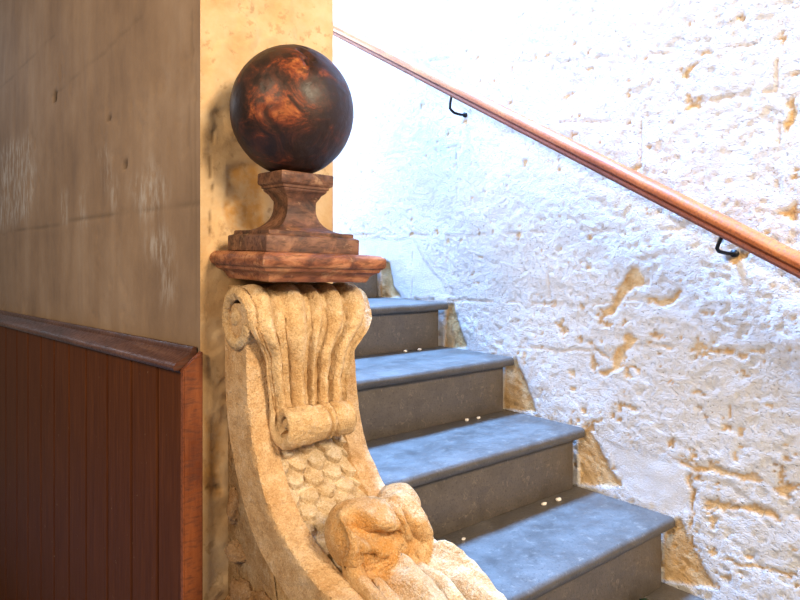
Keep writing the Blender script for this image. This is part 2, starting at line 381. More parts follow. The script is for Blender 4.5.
# ------------------------------------------------------------------ left (spine) wall with brown side and ochre end
CX, CY = .583, 1.435; XR = .943; LD = (-.061, .998); LN = (-.998, -.061)
def wall_left():
    us = axis_pts([(0, 2.3, .011), (2.3, 3.4, .06)]); vs = axis_pts([(-1.60, -.3, .06), (-.3, .95, .011), (.95, 1.9, .05)])
    def hl(s, h):
        H = (fbm(s, h, 1.6, 3, 7) - .5) * .016 + (fbm(s * 3, h * .6, 6, 3, 8) - .5) * .004
        ws = s + (fbm(s, h, 10, 3, 2) - .5) * .05; wh = h + (fbm(s, h, 10, 3, 3) - .5) * .05
        joint = np.zeros_like(s); flake = np.zeros_like(s); hole = np.zeros_like(s)
        for i, L in enumerate(L_joint): joint = np.maximum(joint, smooth(.007, .001, seg_dist(s, h + (wh - h) * .2, L)) * (.55 if i in (0,) else .3))
        for P in L_flake: flake = np.maximum(flake, smooth(.05, -.04, poly_sd(ws, wh, P)))
        for P in L_hole: hole = np.maximum(hole, smooth(.006, -.004, poly_sd(s, h, P)))
        pit = smooth(.66, .75, fbm(s, h, 40, 2, 17)) * smooth(.55, .7, fbm(s, h, 3, 2, 19))
        return H - .004 * joint - .012 * hole - .004 * pit, {'joint': joint, 'flake': flake, 'hole': hole}
    A, FA, ma = skin_grid(us, vs, lambda s, h: np.stack([CX + LD[0] * s, CY + LD[1] * s, h + EYE], -1), LN + (0,), hl)
    xs = axis_pts([(CX, XR, .006)]); hs = axis_pts([(-1.60, -.95, .05), (-.95, .72, .006), (.72, 1.9, .05)])
    def hr(x, h):
        H = (fbm(x, h, 4, 3, 61) - .5) * .012 + (fbm(x, h, 22, 3, 62) - .5) * .006
        joint = np.zeros_like(x); peel = np.zeros_like(x)
        wx = x + (fbm(x, h, 18, 3, 63) - .5) * .04; wh = h + (fbm(x, h, 18, 3, 64) - .5) * .04
        for i, L in enumerate(F_crack): joint = np.maximum(joint, smooth(.003, .0008, seg_dist(wx * .4 + x * .6, wh * .4 + h * .6, L)) * (.7 if i == 0 else 0.15))
        for i, P in enumerate(F_peel): peel = np.maximum(peel, smooth(.012, -.012, poly_sd(wx, wh, P)) * (1 if i else .75))
        scar = smooth(.012, -.006, poly_sd(wx, wh, [(.595, -.50), (.628, -.51), (.628, -.535), (.597, -.53)]))
        joint = np.maximum(joint, scar * .8 * smooth(.45, .6, fbm(x, h, 60, 2, 5)))
        H -= .006 * peel + .003 * joint + .008 * scar
        H += .004 * smooth(.52, .6, fbm(x, h, 9, 4, 66))
        return H, {'joint': joint, 'peel': peel}
    B, FB, mb = skin_grid(xs, hs, lambda x, h: np.stack([x, np.full_like(x, CY), h + EYE], -1), (0, -1, 0), hr)
    na, nb = len(A), len(B)
    e = 3.4; c2 = (CX + LD[0] * e, CY + LD[1] * e); z1 = 1.9 + EYE
    q = [(CX, CY), (XR, CY), (XR, c2[1]), c2]
    ex = [(x, y, 0) for x, y in q] + [(x, y, z1) for x, y in q]
    ef = [(1, 2, 6, 5), (2, 3, 7, 6), (4, 5, 6, 7), (3, 2, 1, 0)]
    faces = FA.tolist() + (FB + na).tolist() + [tuple(i + na + nb for i in f) for f in ef]
    fm = [0] * len(FA) + [1] * len(FB) + [2, 2, 1, 1]
    o = new_obj('wall_left', [tuple(v) for v in A] + [tuple(v) for v in B] + ex, faces, None, mats=[M_SPINE, M_FRONT, M_PLASTER], fmat=fm)
    set_masks(o, na + nb + 8, [(0, ma), (na, mb)])
    return tag(o, 'plastered spine wall, dull brown side and ochre end behind the newel', kind='structure')
wall_left()
# floor of the lower passage
bm = bmesh.new(); add_box(bm, -2.2, 2.1, -1.6, 5.0, -.12, 0)
tag(from_bm('floor', bm, M_FLOOR, smooth=False), 'stone floor of the passage', kind='structure')

# ------------------------------------------------------------------ wainscot on the left wall
def LW(s, out, h): return Vector((CX + LD[0] * s + LN[0] * out, CY + LD[1] * s + LN[1] * out, h + EYE))
def sheet_prism(bm, prof, s0, s1, n=2):
    """extrude a closed (out, h) profile along the left wall"""
    rings = []
    for i in range(n):
        s = s0 + (s1 - s0) * i / (n - 1); rings.append([bm.verts.new(LW(s, o, h - DROP * s)) for o, h in prof])
    m = len(prof)
    for a, b in zip(rings[:-1], rings[1:]):
        for j in range(m): bm.faces.new((a[j], a[(j + 1) % m], b[(j + 1) % m], b[j]))
    bm.faces.new(rings[0][::-1]); bm.faces.new(rings[-1])
DROP = .017      # the panelling runs slightly out of level
wr = empty('wainscot', LW(1.2, .02, -1.60), 'dark red-brown wainscot of vertical boards along the brown left wall', 'wall panelling')
bm = bmesh.new()
seams = [.0015, .152, .320, .500, .684, .853, 1.02, 1.184, 1.365, 1.536, 1.724, 1.90, 2.08, 2.26, 2.44, 2.62, 2.80, 2.98, 3.16, 3.34]
def board_prof(s0, s1):
    g, d, b = .0055, .0075, .006
    return [(s0 + .0, .020), (s0 + g, .020), (s0 + g + .001, .0335), (s0 + g + b, .036), (s1 - b, .036), (s1 - .001, .0335), (s1, .020)]
for s0, s1 in zip(seams[:-1], seams[1:]):
    p = board_prof(s0, s1); lo = [bm.verts.new(LW(s, o, -1.60)) for s, o in p]; hi = [bm.verts.new(LW(s, o, -.261 - DROP * s)) for s, o in p]
    for j in range(len(p) - 1): bm.faces.new((lo[j], lo[j + 1], hi[j + 1], hi[j]))
    b0, b1 = bm.verts.new(LW(s0, .002, -1.60)), bm.verts.new(LW(s1, .002, -1.60)); t0, t1 = bm.verts.new(LW(s0, .002, -.261 - DROP * s0)), bm.verts.new(LW(s1, .002, -.261 - DROP * s1))
    bm.faces.new((b1, b0, t0, t1)); bm.faces.new([b0] + lo + [b1]); bm.faces.new([t1] + hi[::-1] + [t0])
    bm.faces.new((b0, t0, hi[0], lo[0])); bm.faces.new((b1, lo[-1], hi[-1], t1))
from_bm('board_panel', bm, M_BOARD, wr, smooth=False)
bm = bmesh.new()
prof = [(.002, -.203), (.010, -.203), (.014, -.208), (.016, -.216), (.036, -.228), (.050, -.235), (.056, -.240), (.058, -.246), (.055, -.252), (.044, -.253), (.038, -.260), (.002, -.260)]
sheet_prism(bm, prof, .014, 3.34, 30)
tag(from_bm('cap_moulding', bm, M_CAPRAIL, wr, angle=.7), 'dark glossy moulded top rail')
bm = bmesh.new()
a = [LW(-.0165, .001, -1.60), LW(-.0165, .047, -1.60), LW(.001, .047, -1.60), LW(.001, .001, -1.60)]
lo = [bm.verts.new(p) for p in a]; hi = [bm.verts.new(p + Vector((0, 0, 1.60 - .248))) for p in a]
bk = [bm.verts.new(LW(.013, o, -.178 - .05 * (o > .02))) for o in (.001, .047)]
top0 = bm.verts.new(LW(-.0165, .001, -.196)); top1 = bm.verts.new(LW(.013, .001, -.196)); 
for j in range(4): bm.faces.new((lo[j], lo[(j + 1) % 4], hi[(j + 1) % 4], hi[j]))
for v in (bk[0], bk[1], top1, top0): bm.verts.remove(v)
hi[0].co.z += .038; hi[3].co.z += .038
bm.faces.new(lo[::-1]); bm.faces.new(hi)
bmesh.ops.bevel(bm, geom=list(bm.edges), offset=.0025, segments=2, affect='EDGES')
tag(from_bm('corner_batten', bm, M_POST, wr, angle=.9), 'orange-brown upright closing strip')

# ------------------------------------------------------------------ stairs
NOS = [('E', 2.293, 0.0), ('D', 1.891, -.176), ('C', 1.548, -.356), ('B', 1.249, -.550), ('A', .946, -.745), ('F', .635, -.945), ('G', .33, -1.145), ('H', .03, -1.350)]
BACK = {'E': 4.2, 'D': 2.337, 'C': 1.926, 'B': 1.600, 'A': 1.272, 'F': .990, 'G': .68, 'H': .375}
LBL = {'E': 'dark slate landing step level with the wooden newel cap, its end just showing beside it',
       'D': 'dark slate step just below the landing, beside the top of the carved scroll',
       'C': 'dark slate step beside the flutes of the scroll, its nosing chipped mid-way',
       'B': 'dark slate step beside the carved fish scales, third up from the photo bottom',
       'A': 'widest dark slate step with a long blue sheen, behind the lowest carved curl',
       'F': 'lowest slate step in view, only its corner showing by the white wall',
       'G': 'slate step just under the lowest one in view', 'H': 'bottom slate step rising from the passage floor'}
def slab(bm, x0, x1, y0, y1, z0, z1, amp, seed, cell=.03, rnd=.010):
    """stone slab with a rounded, slightly worn front edge (front = low y)"""
    nx = max(2, int((x1 - x0) / cell))
    prof = [(y1, z0), (y0 + rnd * .5, z0), (y0, z0 + rnd * .6), (y0 - .0005, (z0 + z1) / 2), (y0, z1 - rnd), (y0 + rnd * .35, z1 - rnd * .3), (y0 + rnd, z1), (y0 + .08, z1), (y1, z1)]
    rings = []
    for i in range(nx + 1):
        x = x0 + (x1 - x0) * i / nx; r = []
        for j, (y, z) in enumerate(prof):
            w = 1 if 0 < j < 7 else 0
            d = vn3((x, y, z), 9, seed) * amp + vn3((x, y, z), 35, seed + 3) * amp * .6
            r.append(bm.verts.new((x, y + w * d, z + (w * .5 if j >= 4 else 0) * -abs(d) * .6 + EYE)))
        rings.append(r)
    m = len(prof)
    for a, b in zip(rings[:-1], rings[1:]):
        for j in range(m): bm.faces.new((a[j], a[(j + 1) % m], b[(j + 1) % m], b[j]))
    bm.faces.new(rings[0]); bm.faces.new(rings[-1][::-1])
for i, (k, y, h) in enumerate(NOS):
    if k in 'GH': continue      # below the picture: bare masonry only
    xl = XR + .002 if y > 1.44 else .908
    if k == 'C': xl = XR + .002
    xr = XW + .012
    t = empty('stair_step', Vector(((xl + xr) / 2, y + .1, h + EYE - .19)), LBL[k], 'stair step', 'slate stair steps')
    bm = bmesh.new(); th = .030
    slab(bm, xl, xr - .022, y, BACK[k] + .025, h - th, h, .003, i)
    o = from_bm('tread', bm, M_TREAD, t, angle=.8)
    if k == 'C':      # a broken strip along the nosing
        for v in o.data.vertices:
            w = v.co + t.location
            if w.x < 1.45 and w.y < y + .012 and w.z > EYE + h - .022: v.co.y -= .004; v.co.z -= .002
    bm = bmesh.new()
    hb = NOS[i + 1][2] if i + 1 < len(NOS) else -1.60
    add_box(bm, xl, xr - .05, y + .026, y + .075, hb + EYE, h - th - .0005 + EYE, .003)
    from_bm('riser', bm, M_RISER, t, angle=.6)
# solid masonry under the flight
bm = bmesh.new(); pts = [(NOS[-1][1] + .08, -1.60)]
for i in range(len(NOS) - 1, -1, -1):
    k, y, h = NOS[i]; pts.append((y + .08, h - .034)); pts.append(((NOS[i - 1][1] + .08) if i else 4.2, h - .034))
pts.append((4.2, -1.60))
va = [bm.verts.new((XR + .004, y, h + EYE)) for y, h in pts]; vb = [bm.verts.new((XW - .014, y, h + EYE)) for y, h in pts]
bm.faces.new(va); bm.faces.new(vb[::-1])
for j in range(len(pts)): bm.faces.new((va[j], vb[j], vb[(j + 1) % len(pts)], va[(j + 1) % len(pts)]))
tag(from_bm('floor_stair_masonry', bm, M_CORE, smooth=False), 'masonry filling under the slate stairs', kind='structure')

# crumbs fallen on the treads
def blob(name, c, r, mat, seed, sq=(1, 1, .7)):
    bm = bmesh.new(); bmesh.ops.create_icosphere(bm, subdivisions=2, radius=1)
    for v in bm.verts:
        d = 1 + .35 * vn3(v.co, 1.3, seed)
        v.co = Vector(c) + Vector((v.co.x * r * sq[0] * d, v.co.y * r * sq[1] * d, max(-.62, v.co.z) * r * sq[2] * d))
    return from_bm(name, bm, mat)
CR = [(1.574, 1.898, -.356, .0065, 'white plaster crumb on the step below the landing, left one of two'),
      (1.640, 1.892, -.356, .0075, 'white plaster crumb on the step below the landing, right one of two'),
      (1.563, 1.560, -.55, .0065, 'small white crumb at the riser foot beside the fish scales step, left of a pair'),
      (1.615, 1.555, -.55, .0062, 'small white crumb at the riser foot beside the fish scales step, right of a pair'),
      (1.576, 1.245, -.745, .0075, 'pale crumb at the back of the widest blue-sheened step, left of two'),
      (1.639, 1.240, -.745, .0085, 'tan crumb at the back of the widest blue-sheened step, right of two'),
      (1.215, 1.225, -.745, .0055, 'tiny pale crumb near the carved curl on the widest blue-sheened step')]
for i, (x, y, h, r, lb) in enumerate(CR):
    o = blob('plaster_crumb', (x, y, h + EYE + r * .43), r, M_CRUMB, i, (1.3, .9, .7)); tag(o, lb, 'crumb', 'plaster crumbs on the treads')
tag(blob('glossy_lump', (1.632, .948, -.945 + EYE + .008), .015, M_GREEN, 31, (1.1, .9, .85)), 'small dark green glossy lump on the lowest step in view, by its riser', 'lump')

# ------------------------------------------------------------------ handrail
hr = empty('handrail', Vector((1.73, 1.5, .49 + EYE)), 'orange-brown wooden handrail rising along the whitewashed wall', 'handrail')
RA = Vector((1.73, 2.95, 1.285 + EYE)); RB = Vector((1.73, -.2, -.459 + EYE))
def rail_sweep(name, prof, mat, n=40):
    d = (RB - RA).normalized(); side = Vector((1, 0, 0)); up = side.cross(d); up = -up if up.z < 0 else up
    bm = bmesh.new(); rings = []
    for i in range(n + 1):
        p = RA.lerp(RB, i / n)
        rings.append([bm.verts.new(p + side * a + up * b) for a, b in prof])
    m = len(prof)
    for a, b in zip(rings[:-1], rings[1:]):
        for j in range(m): bm.faces.new((a[j], a[(j + 1) % m], b[(j + 1) % m], b[j]))
    bm.faces.new(rings[0][::-1]); bm.faces.new(rings[-1])
    return from_bm(name, bm, mat, hr, angle=.8)
top = [(.0285 * math.cos(t), .002 + .0235 * math.sin(t)) for t in [math.pi * k / 14 for k in range(15)]]
prof = [(.026, -.006)] + top + [(-.026, -.006)]
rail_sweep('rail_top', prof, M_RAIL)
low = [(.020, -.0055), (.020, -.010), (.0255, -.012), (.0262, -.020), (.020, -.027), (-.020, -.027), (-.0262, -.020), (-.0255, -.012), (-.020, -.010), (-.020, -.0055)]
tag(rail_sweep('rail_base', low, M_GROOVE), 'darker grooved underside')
def tube(bm, pts, r, seg=10):
    rings = []
    for i, p in enumerate(pts):
        d = (pts[min(i + 1, len(pts) - 1)] - pts[max(i - 1, 0)]).normalized()
        a = d.orthogonal().normalized() if not rings else (ref - d * ref.dot(d)).normalized()
        ref = a; b = d.cross(a)
        rings.append([bm.verts.new(p + a * r * math.cos(2 * math.pi * k / seg) + b * r * math.sin(2 * math.pi * k / seg)) for k in range(seg)])
    for a, b in zip(rings[:-1], rings[1:]):
        for j in range(seg): bm.faces.new((a[j], a[(j + 1) % seg], b[(j + 1) % seg], b[j]))
    bm.faces.new(rings[0][::-1]); bm.faces.new(rings[-1])
def bracket(y, h0, y1, h1, ye, he):
    P = [Vector((1.730, y, h0 + EYE)), Vector((1.729, y * .6 + y1 * .4, h0 * .6 + h1 * .4 + EYE)), Vector((1.7285, y * .25 + y1 * .75, h0 * .25 + h1 * .75 + EYE)),
         Vector((1.731, y1, h1 - .002 + EYE)), Vector((1.738, y1 - .001, h1 - .009 + EYE)), Vector((1.75, (y1 * 2 + ye) / 3, he + .003 + EYE)), Vector((1.776, (y1 + ye) / 2, he + EYE)), Vector((1.806, ye, he + EYE))]
    bm = bmesh.new(); tube(bm, P, .0052)
    o = from_bm('bracket', bm, M_IRON, hr); o['label'] = 'black iron bracket bent back to the wall'
    bm = bmesh.new(); tube(bm, [Vector((1.790, ye, he + EYE)), Vector((1.808, ye, he + EYE))], .010, 14)
    from_bm('wall_socket', bm, M_IRON, o)
bracket(1.806, .632, 1.818, .578, 1.801, .557); bracket(.782, .066, .80, .027, .784, .012)

# ------------------------------------------------------------------ carved stone console (newel scroll)
XL, XRC = .615, .895
con = empty('stone_console', V(.755, 1.2, -1.60), 'carved yellow sandstone scroll console below the wooden newel cap', 'stone carving')
def erode(p, n, amp, seed):
    d = vn3(p, 18, seed) * .9 + vn3(p, 45, seed + 1) * .55 + vn3(p, 110, seed + 2) * .3
    return p + n * (amp * d)
def resample(pts, step):
    P = [Vector(p) for p in pts]; out = []
    # Catmull-Rom through the points
    for i in range(len(P) - 1):
        a, b, c, d = P[max(i - 1, 0)], P[i], P[i + 1], P[min(i + 2, len(P) - 1)]
        n = max(2, int((c - b).length / step))
        for k in range(n):
            t = k / n; t2 = t * t; t3 = t2 * t
            out.append(.5 * ((2 * b) + (c - a) * t + (2 * a - 5 * b + 4 * c - d) * t2 + (-a + 3 * b - 3 * c + d) * t3))
    out.append(P[-1]); return out
FRONT = resample([(1.268, -.098), (1.262, -.13), (1.264, -.19), (1.263, -.257), (1.251, -.338), (1.224, -.415), (1.174, -.485), (1.10, -.54), (1.01, -.574), (.915, -.594), (.795, -.628), (.68, -.662), (.55, -.705), (.43, -.77), (.36, -.87), (.34, -1.0), (.34, -1.60)], .008)
BACKP = [(1.425, -1.60), (1.30, -1.60)]
BAND = resample([(1.373, -.098), (1.374, -.14), (1.373, -.206), (1.367, -.317), (1.346, -.401), (1.296, -.498), (1.226, -.580), (1.142, -.625), (1.079, -.648), (.95, -.692), (.82, -.735), (.70, -.775), (.60, -.82), (.52, -.90), (.50, -1.0), (.50, -1.60)], .02)
def band_at(f): # point on the back profile at fraction f of its length
    i = f * (len(BAND) - 1); a = int(i); b = min(a + 1, len(BAND) - 1); return BAND[a].lerp(BAND[b], i - a)
def sweep_solid(name, mat, front, back, xs, dep, amp, seed, parent):
    """solid of front profile (per-x inset dep(x)) and back profile, eroded"""
    bm = bmesh.new(); n = len(front)
    nor = []
    for i in range(n):
        d = front[min(i + 1, n - 1)] - front[max(i - 1, 0)]; nor.append(Vector((d[1], -d[0])).normalized())   # outward: towards -y / up
    nor = [(-q if (q[0] > 0 and abs(q[0]) > .3) else q) for q in nor]
    G = []
    for i in range(n):
        row = []
        for x in xs:
            y, h = front[i]; nx, nh = nor[i]; w = dep(x)
            p = Vector((x, y - nx * w, h + EYE - nh * w)); row.append(bm.verts.new(erode(p, Vector((0, nx, nh)), amp, seed)))
        G.append(row)
    for i in range(n - 1):
        for j in range(len(xs) - 1): bm.faces.new((G[i][j], G[i][j + 1], G[i + 1][j + 1], G[i + 1][j]))
    K = []
    for i in range(n):
        y, h = back(i / (n - 1)); K.append([bm.verts.new((xs[0], y, h + EYE)), bm.verts.new((xs[-1], y, h + EYE))])
    m = 5   # side faces get a few columns so that they can be weathered too
    for s, col in ((0, 0), (1, len(xs) - 1)):
        cols = [[G[i][col] for i in range(n)]]
        for q in range(1, m):
            cc = []
            for i in range(n):
                p = G[i][col].co.lerp(K[i][s].co, q / m); cc.append(bm.verts.new(erode(p, Vector((-1 if s == 0 else 1, 0, 0)), amp * 1.1, seed + 4)))
            cols.append(cc)
        cols.append([K[i][s] for i in range(n)])
        for a, b in zip(cols[:-1], cols[1:]):
            for i in range(n - 1): bm.faces.new((a[i], a[i + 1], b[i + 1], b[i]))
        if s == 0: L = cols
        else: R = cols
    for i in range(n - 1): bm.faces.new((K[i][0], K[i + 1][0], K[i + 1][1], K[i][1]))
    for i in (0, n - 1):
        bm.faces.new(G[i] + [c[i] for c in R[1:]] + [c[i] for c in reversed(L[1:])])
    return from_bm(name, bm, mat, parent, angle=.75)
BW, RC = .060, .026
xs = sorted(set([XL + (XRC - XL) * k / 44 for k in range(45)] + [XL + .003, XL + BW - .004, XL + BW + .004, XRC - BW + .006, XRC - BW - .002, XRC - .003]))
def dep(x):
    e = min(x - XL, XRC - x); a = 0
    if e < .003: a = .003
    return a + RC * float(smooth(BW - .005, BW + .004, np.array(e)))
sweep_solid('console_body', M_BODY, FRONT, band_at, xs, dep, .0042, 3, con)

# fish scales in the recess
def frame_pts(front):
    n = len(front); out = []; L = 0
    for i in range(n):
        d = front[min(i + 1, n - 1)] - front[max(i - 1, 0)]; q = Vector((d[1], -d[0])).normalized()
        if q[0] > 0 and abs(q[0]) > .3: q = -q
        if i: L += (front[i] - front[i - 1]).length
        out.append((front[i], q, L))
    return out
seg = [q for q in frame_pts(resample(FRONT[::3], .0018)) if -.60 < q[0][1] < -.29]
bm = bmesh.new(); L0 = seg[0][2]; xa, xb = XL + BW - .004, XRC - BW + .004; nx = 104
cw, rh = .046, .034
def scale_h(x, s):
    best = 0.0; r0 = int(s // rh)
    for r in range(r0 - 2, r0 + 2):
        for c in range(-1, 6):
            jx = .004 * math.sin(r * 3.1 + c * 5.7); cx = xa + (c + (.5 if r % 2 else 0)) * cw + jx; cy = r * rh + .003 * math.sin(c * 2.3 + r)
            dx, dy = (x - cx) / (cw * .54), (s - cy) / (rh * 1.15)
            if abs(dx) > 1: continue
            lim = math.sqrt(max(0, 1 - dx * dx))
            if -1.2 < dy < lim:      # tongue with a round lower end, lying over the row below
                e = lim - dy; hgt = (.0005 + .027 * max(0, (dy + .75) / 1.75)) * min(1, e / .16) ** .5 - .006 * dx * dx
                best = max(best, hgt)
    return best
G = []
for (p, q, L) in seg:
    row = []
    for j in range(nx + 1):
        x = xa + (xb - xa) * j / nx; hh = scale_h(x, L - L0) - RC + .003
        P = Vector((x, p[0] + q[0] * hh, p[1] + q[1] * hh + EYE)); row.append(bm.verts.new(erode(P, Vector((0, q[0], q[1])), .0013, 8)))
    G.append(row)
for i in range(len(G) - 1):
    for j in range(nx): bm.faces.new((G[i][j], G[i][j + 1], G[i + 1][j + 1], G[i + 1][j]))
bnd = [e for e in bm.edges if e.is_boundary]
ext = bmesh.ops.extrude_edge_only(bm, edges=bnd)
for v in [g for g in ext['geom'] if isinstance(g, bmesh.types.BMVert)]: v.co.y += .012; v.co.z -= .006
tag(from_bm('scale_panel', bm, M_SCALE, con, angle=.5), 'paler panel of overlapping fish scales')

# scroll sheets --------------------------------------------------------------
def scroll(name, mat, path, xl, xr, thick, flute, amp, seed, parent, nv=56, extra=None, nose=None):
    """path: (y, h) centre line; xl/xr/thick: functions of 0..1 length; flute(v, u): outward relief"""
    n = len(path); bm = bmesh.new()
    Ls = [0]
    for i in range(1, n): Ls.append(Ls[-1] + (path[i] - path[i - 1]).length)
    T = Ls[-1]; top = []; bot = []
    for i in range(n):
        u = Ls[i] / T; d = (path[min(i + 1, n - 1)] - path[max(i - 1, 0)]).normalized(); q = Vector((d[1], -d[0]))  # left of travel = front
        a, b, th = xl(u), xr(u), thick(u) / 2; rt, rb = [], []
        for j in range(nv + 1):
            v = j / nv; x = a + (b - a) * v
            e = min(v, 1 - v) * (b - a); rnd = th * (1 - math.sqrt(max(0, 1 - max(0, 1 - e / (th * .8)) ** 2))) if e < th * .8 else 0
            f = flute(v, u)
            for sgn, lst in ((1, rt), (-1, rb)):
                off = (th - rnd * .9 + f) * sgn
                P = Vector((x, path[i][0] + q[0] * off, path[i][1] + q[1] * off + EYE))
                lst.append(bm.verts.new(erode(P, Vector((0, q[0], q[1])) * sgn, amp, seed)))
        top.append(rt); bot.append(rb)
    for i in range(n - 1):
        for j in range(nv):
            bm.faces.new((top[i][j], top[i][j + 1], top[i + 1][j + 1], top[i + 1][j])); bm.faces.new((bot[i][j], bot[i + 1][j], bot[i + 1][j + 1], bot[i][j + 1]))
        bm.faces.new((top[i][0], top[i + 1][0], bot[i + 1][0], bot[i][0])); bm.faces.new((top[i][nv], bot[i][nv], bot[i + 1][nv], top[i + 1][nv]))
    for i in (0, n - 1): bm.faces.new(top[i] + bot[i][::-1])
    if extra: extra(bm)
    return from_bm(name, bm, mat, parent, angle=1.0)
def rod(bm, y, h, r, x0, x1, seed, amp=.004, bulge=.3, nseg=28, nl=14):
    """stone roll along x with domed ends (core of a volute)"""
    rings = []
    for i in range(nl + 1):
        t = i / nl; x = x0 + (x1 - x0) * t; e = min(t, 1 - t) * (x1 - x0); k = min(1, e / (r * bulge)); rr = r * (math.sqrt(max(0.02, 1 - (1 - k) ** 2)))
        ring = []
        for j in range(nseg):
            an = 2 * math.pi * j / nseg; d = Vector((0, math.cos(an), math.sin(an))); ring.append(bm.verts.new(erode(Vector((x, y, h + EYE)) + d * rr, d, amp, seed)))
        rings.append(ring)
    for a, b in zip(rings[:-1], rings[1:]):
        for j in range(nseg): bm.faces.new((a[j], a[(j + 1) % nseg], b[(j + 1) % nseg], b[j]))
    bm.faces.new(rings[0][::-1]); bm.faces.new(rings[-1])
def spiral(cy, ch, r0, slope, a0, a1, step=7):
    """angles measured from forward (-y) towards up; r shrinks with angle"""
    out = []; n = max(2, int(abs(a1 - a0) / step))
    for k in range(n + 1):
        t = a0 + (a1 - a0) * k / n; r = r0 - slope * abs(t - a0) / 360; out.append(Vector((cy - r * math.cos(math.radians(t)), ch + r * math.sin(math.radians(t)))))
    return out
def lerp_tab(tab):
    def f(u):
        for (a, p), (b, q) in zip(tab[:-1], tab[1:]):
            if u <= b: t = (u - a) / (b - a); t = t * t * (3 - 2 * t); return p + (q - p) * t
        return tab[-1][1]
    return f
# upper S scroll: roll under the cap, fluted sheet, small roll at its foot
up = spiral(1.303, -.133, .0605, .012, 0, 350)[::-1]
down = [Vector(p) for p in [(1.2405, -.128), (1.236, -.160), (1.239, -.20), (1.243, -.245), (1.243, -.29), (1.237, -.325)]]
lowc = spiral(1.203, -.351, .034, .016, 165, 165 + 420)
lowc = [Vector((1.203 - (.038 - .016 * k / 420 ) * math.cos(math.radians(180 + 4)+math.radians(k)) , -.351 + (.038 - .016 * k / 420) * math.sin(math.radians(180 + 4) + math.radians(k)))) for k in range(0, 421, 8)]
path = up[:-1] + resample([tuple(p) for p in down], .006) + lowc
Lt = sum((b - a).length for a, b in zip(path[:-1], path[1:])); Lu = sum((b - a).length for a, b in zip(up[:-1], up[1:])); Ld = Lu + sum((b - a).length for a, b in zip(down[:-1], down[1:]))
uu, ud = Lu / Lt, Ld / Lt
fl_c = [(.02, .035, .5), (.13, .06, .8), (.36, .085, 1.0), (.535, .038, .75), (.69, .062, .95), (.87, .08, .9)]
def flute_up(v, u):
    k = max(0.0, 1 - abs(u - (uu + .16)) / .34); k = min(1, k * 1.6)
    vv = v + .03 * math.sin((u - uu) * 12) * k
    s = max(am * math.sqrt(max(0, 1 - ((vv - c) / w) ** 2)) for c, w, am in fl_c)
    lo = max(0.0, min(1, (u - ud + .01) / .05)); k *= 1 - lo
    cleft = -.016 * math.exp(-((v - .66) / .06) ** 2) - .005 * v
    return k * (s * .036 - .020) + (1 - k - lo) * .002 * math.cos(v * 12) + lo * cleft
XLt = lerp_tab([(0, .603), (uu * .8, .600), (uu, .606), (uu + .12, .648), (uu + .20, .655), (ud, .655), (1, .668)])
XRt = lerp_tab([(0, .915), (uu * .8, .918), (uu, .912), (uu + .12, .858), (uu + .2, .846), (ud, .838), (1, .825)])
def ex_up(bm):
    rod(bm, 1.303, -.130, .050, .70, .895, 5); rod(bm, 1.203, -.351, .024, .690, .815, 6); rod(bm, 1.207, -.348, .011, .670, .70, 7, .003, .8)
    rod(bm, 1.322, -.130, .027, .609, .68, 9, .007, .9)
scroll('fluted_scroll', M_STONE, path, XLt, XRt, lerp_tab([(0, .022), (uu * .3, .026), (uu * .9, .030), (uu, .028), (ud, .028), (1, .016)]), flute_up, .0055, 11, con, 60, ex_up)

# lower leaf with a curled head
hd = spiral(1.008, -.523, .046, .010, -50, 170)[::-1]
tail = [hd[-1], Vector((.955, -.583)), Vector((.90, -.598)), Vector((.80, -.628)), Vector((.69, -.660)), Vector((.56, -.70)), Vector((.43, -.765))]
path2 = hd[:-1] + resample([tuple(p) for p in tail], .008)
Lt2 = sum((b - a).length for a, b in zip(path2[:-1], path2[1:])); Lh = sum((b - a).length for a, b in zip(hd[:-1], hd[1:])); uh = Lh / Lt2
def flute_leaf(v, u):
    k = float(smooth(uh - .10, uh + .12, np.array(u)))
    notch = -.020 * math.exp(-((v - .70) / .055) ** 2) * (1 - .6 * k)          # cleft between the two lobes of the head
    fold = .020 * math.cos((v * 2.1 + (u - uh) * .8) * 2 * math.pi) * k + .006 * math.cos((v * 5 - u * 2) * 2 * math.pi) * k
    return notch + fold - .004
def ex_leaf(bm):
    rod(bm, 1.008, -.524, .060, .658, .80, 15, .007, .75, 40, 26); rod(bm, 1.035, -.512, .047, .795, .886, 17, .006, .8)
    rod(bm, .99, -.566, .030, .69, .87, 19, .005, .6)
leaf = scroll('leaf_scroll', M_LEAF, path2, lerp_tab([(0, .690), (uh * .5, .668), (uh, .664), (uh + .15, .668), (1, .64)]), lerp_tab([(0, .80), (uh * .5, .845), (uh, .872), (uh + .15, .897), (1, .90)]),
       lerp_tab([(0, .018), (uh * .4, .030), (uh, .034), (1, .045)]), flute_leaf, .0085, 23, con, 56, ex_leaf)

def carve(o, line, w, depth, cy, ch):
    off = o.parent.location
    for v in o.data.vertices:
        p = v.co + off; y, h = p.y - cy, p.z - EYE - ch; r = math.hypot(y, h)
        if r < .03 or r > .09: continue
        d = 9
        for a, b in zip(line[:-1], line[1:]):
            t = max(0, min(1, (p - a).dot(b - a) / (b - a).length_squared)); d = min(d, (p - a.lerp(b, t)).length)
        k = max(0, 1 - (d / w) ** 2); k = k * k * depth * (1 + .4 * vn3(p, 60, 3))
        v.co.y -= k * y / r; v.co.z -= k * h / r
def on_head(x, a, r=.062): a = math.radians(a); return V(x, 1.008 - r * math.cos(a), -.523 + r * math.sin(a))
carve(leaf, [on_head(.688, 62), on_head(.698, 34), on_head(.716, 14), on_head(.745, -4), on_head(.775, -10)], .026, .042, 1.008, -.523)
carve(leaf, [on_head(.775, -10), on_head(.79, 10)], .014, .016, 1.008, -.523)
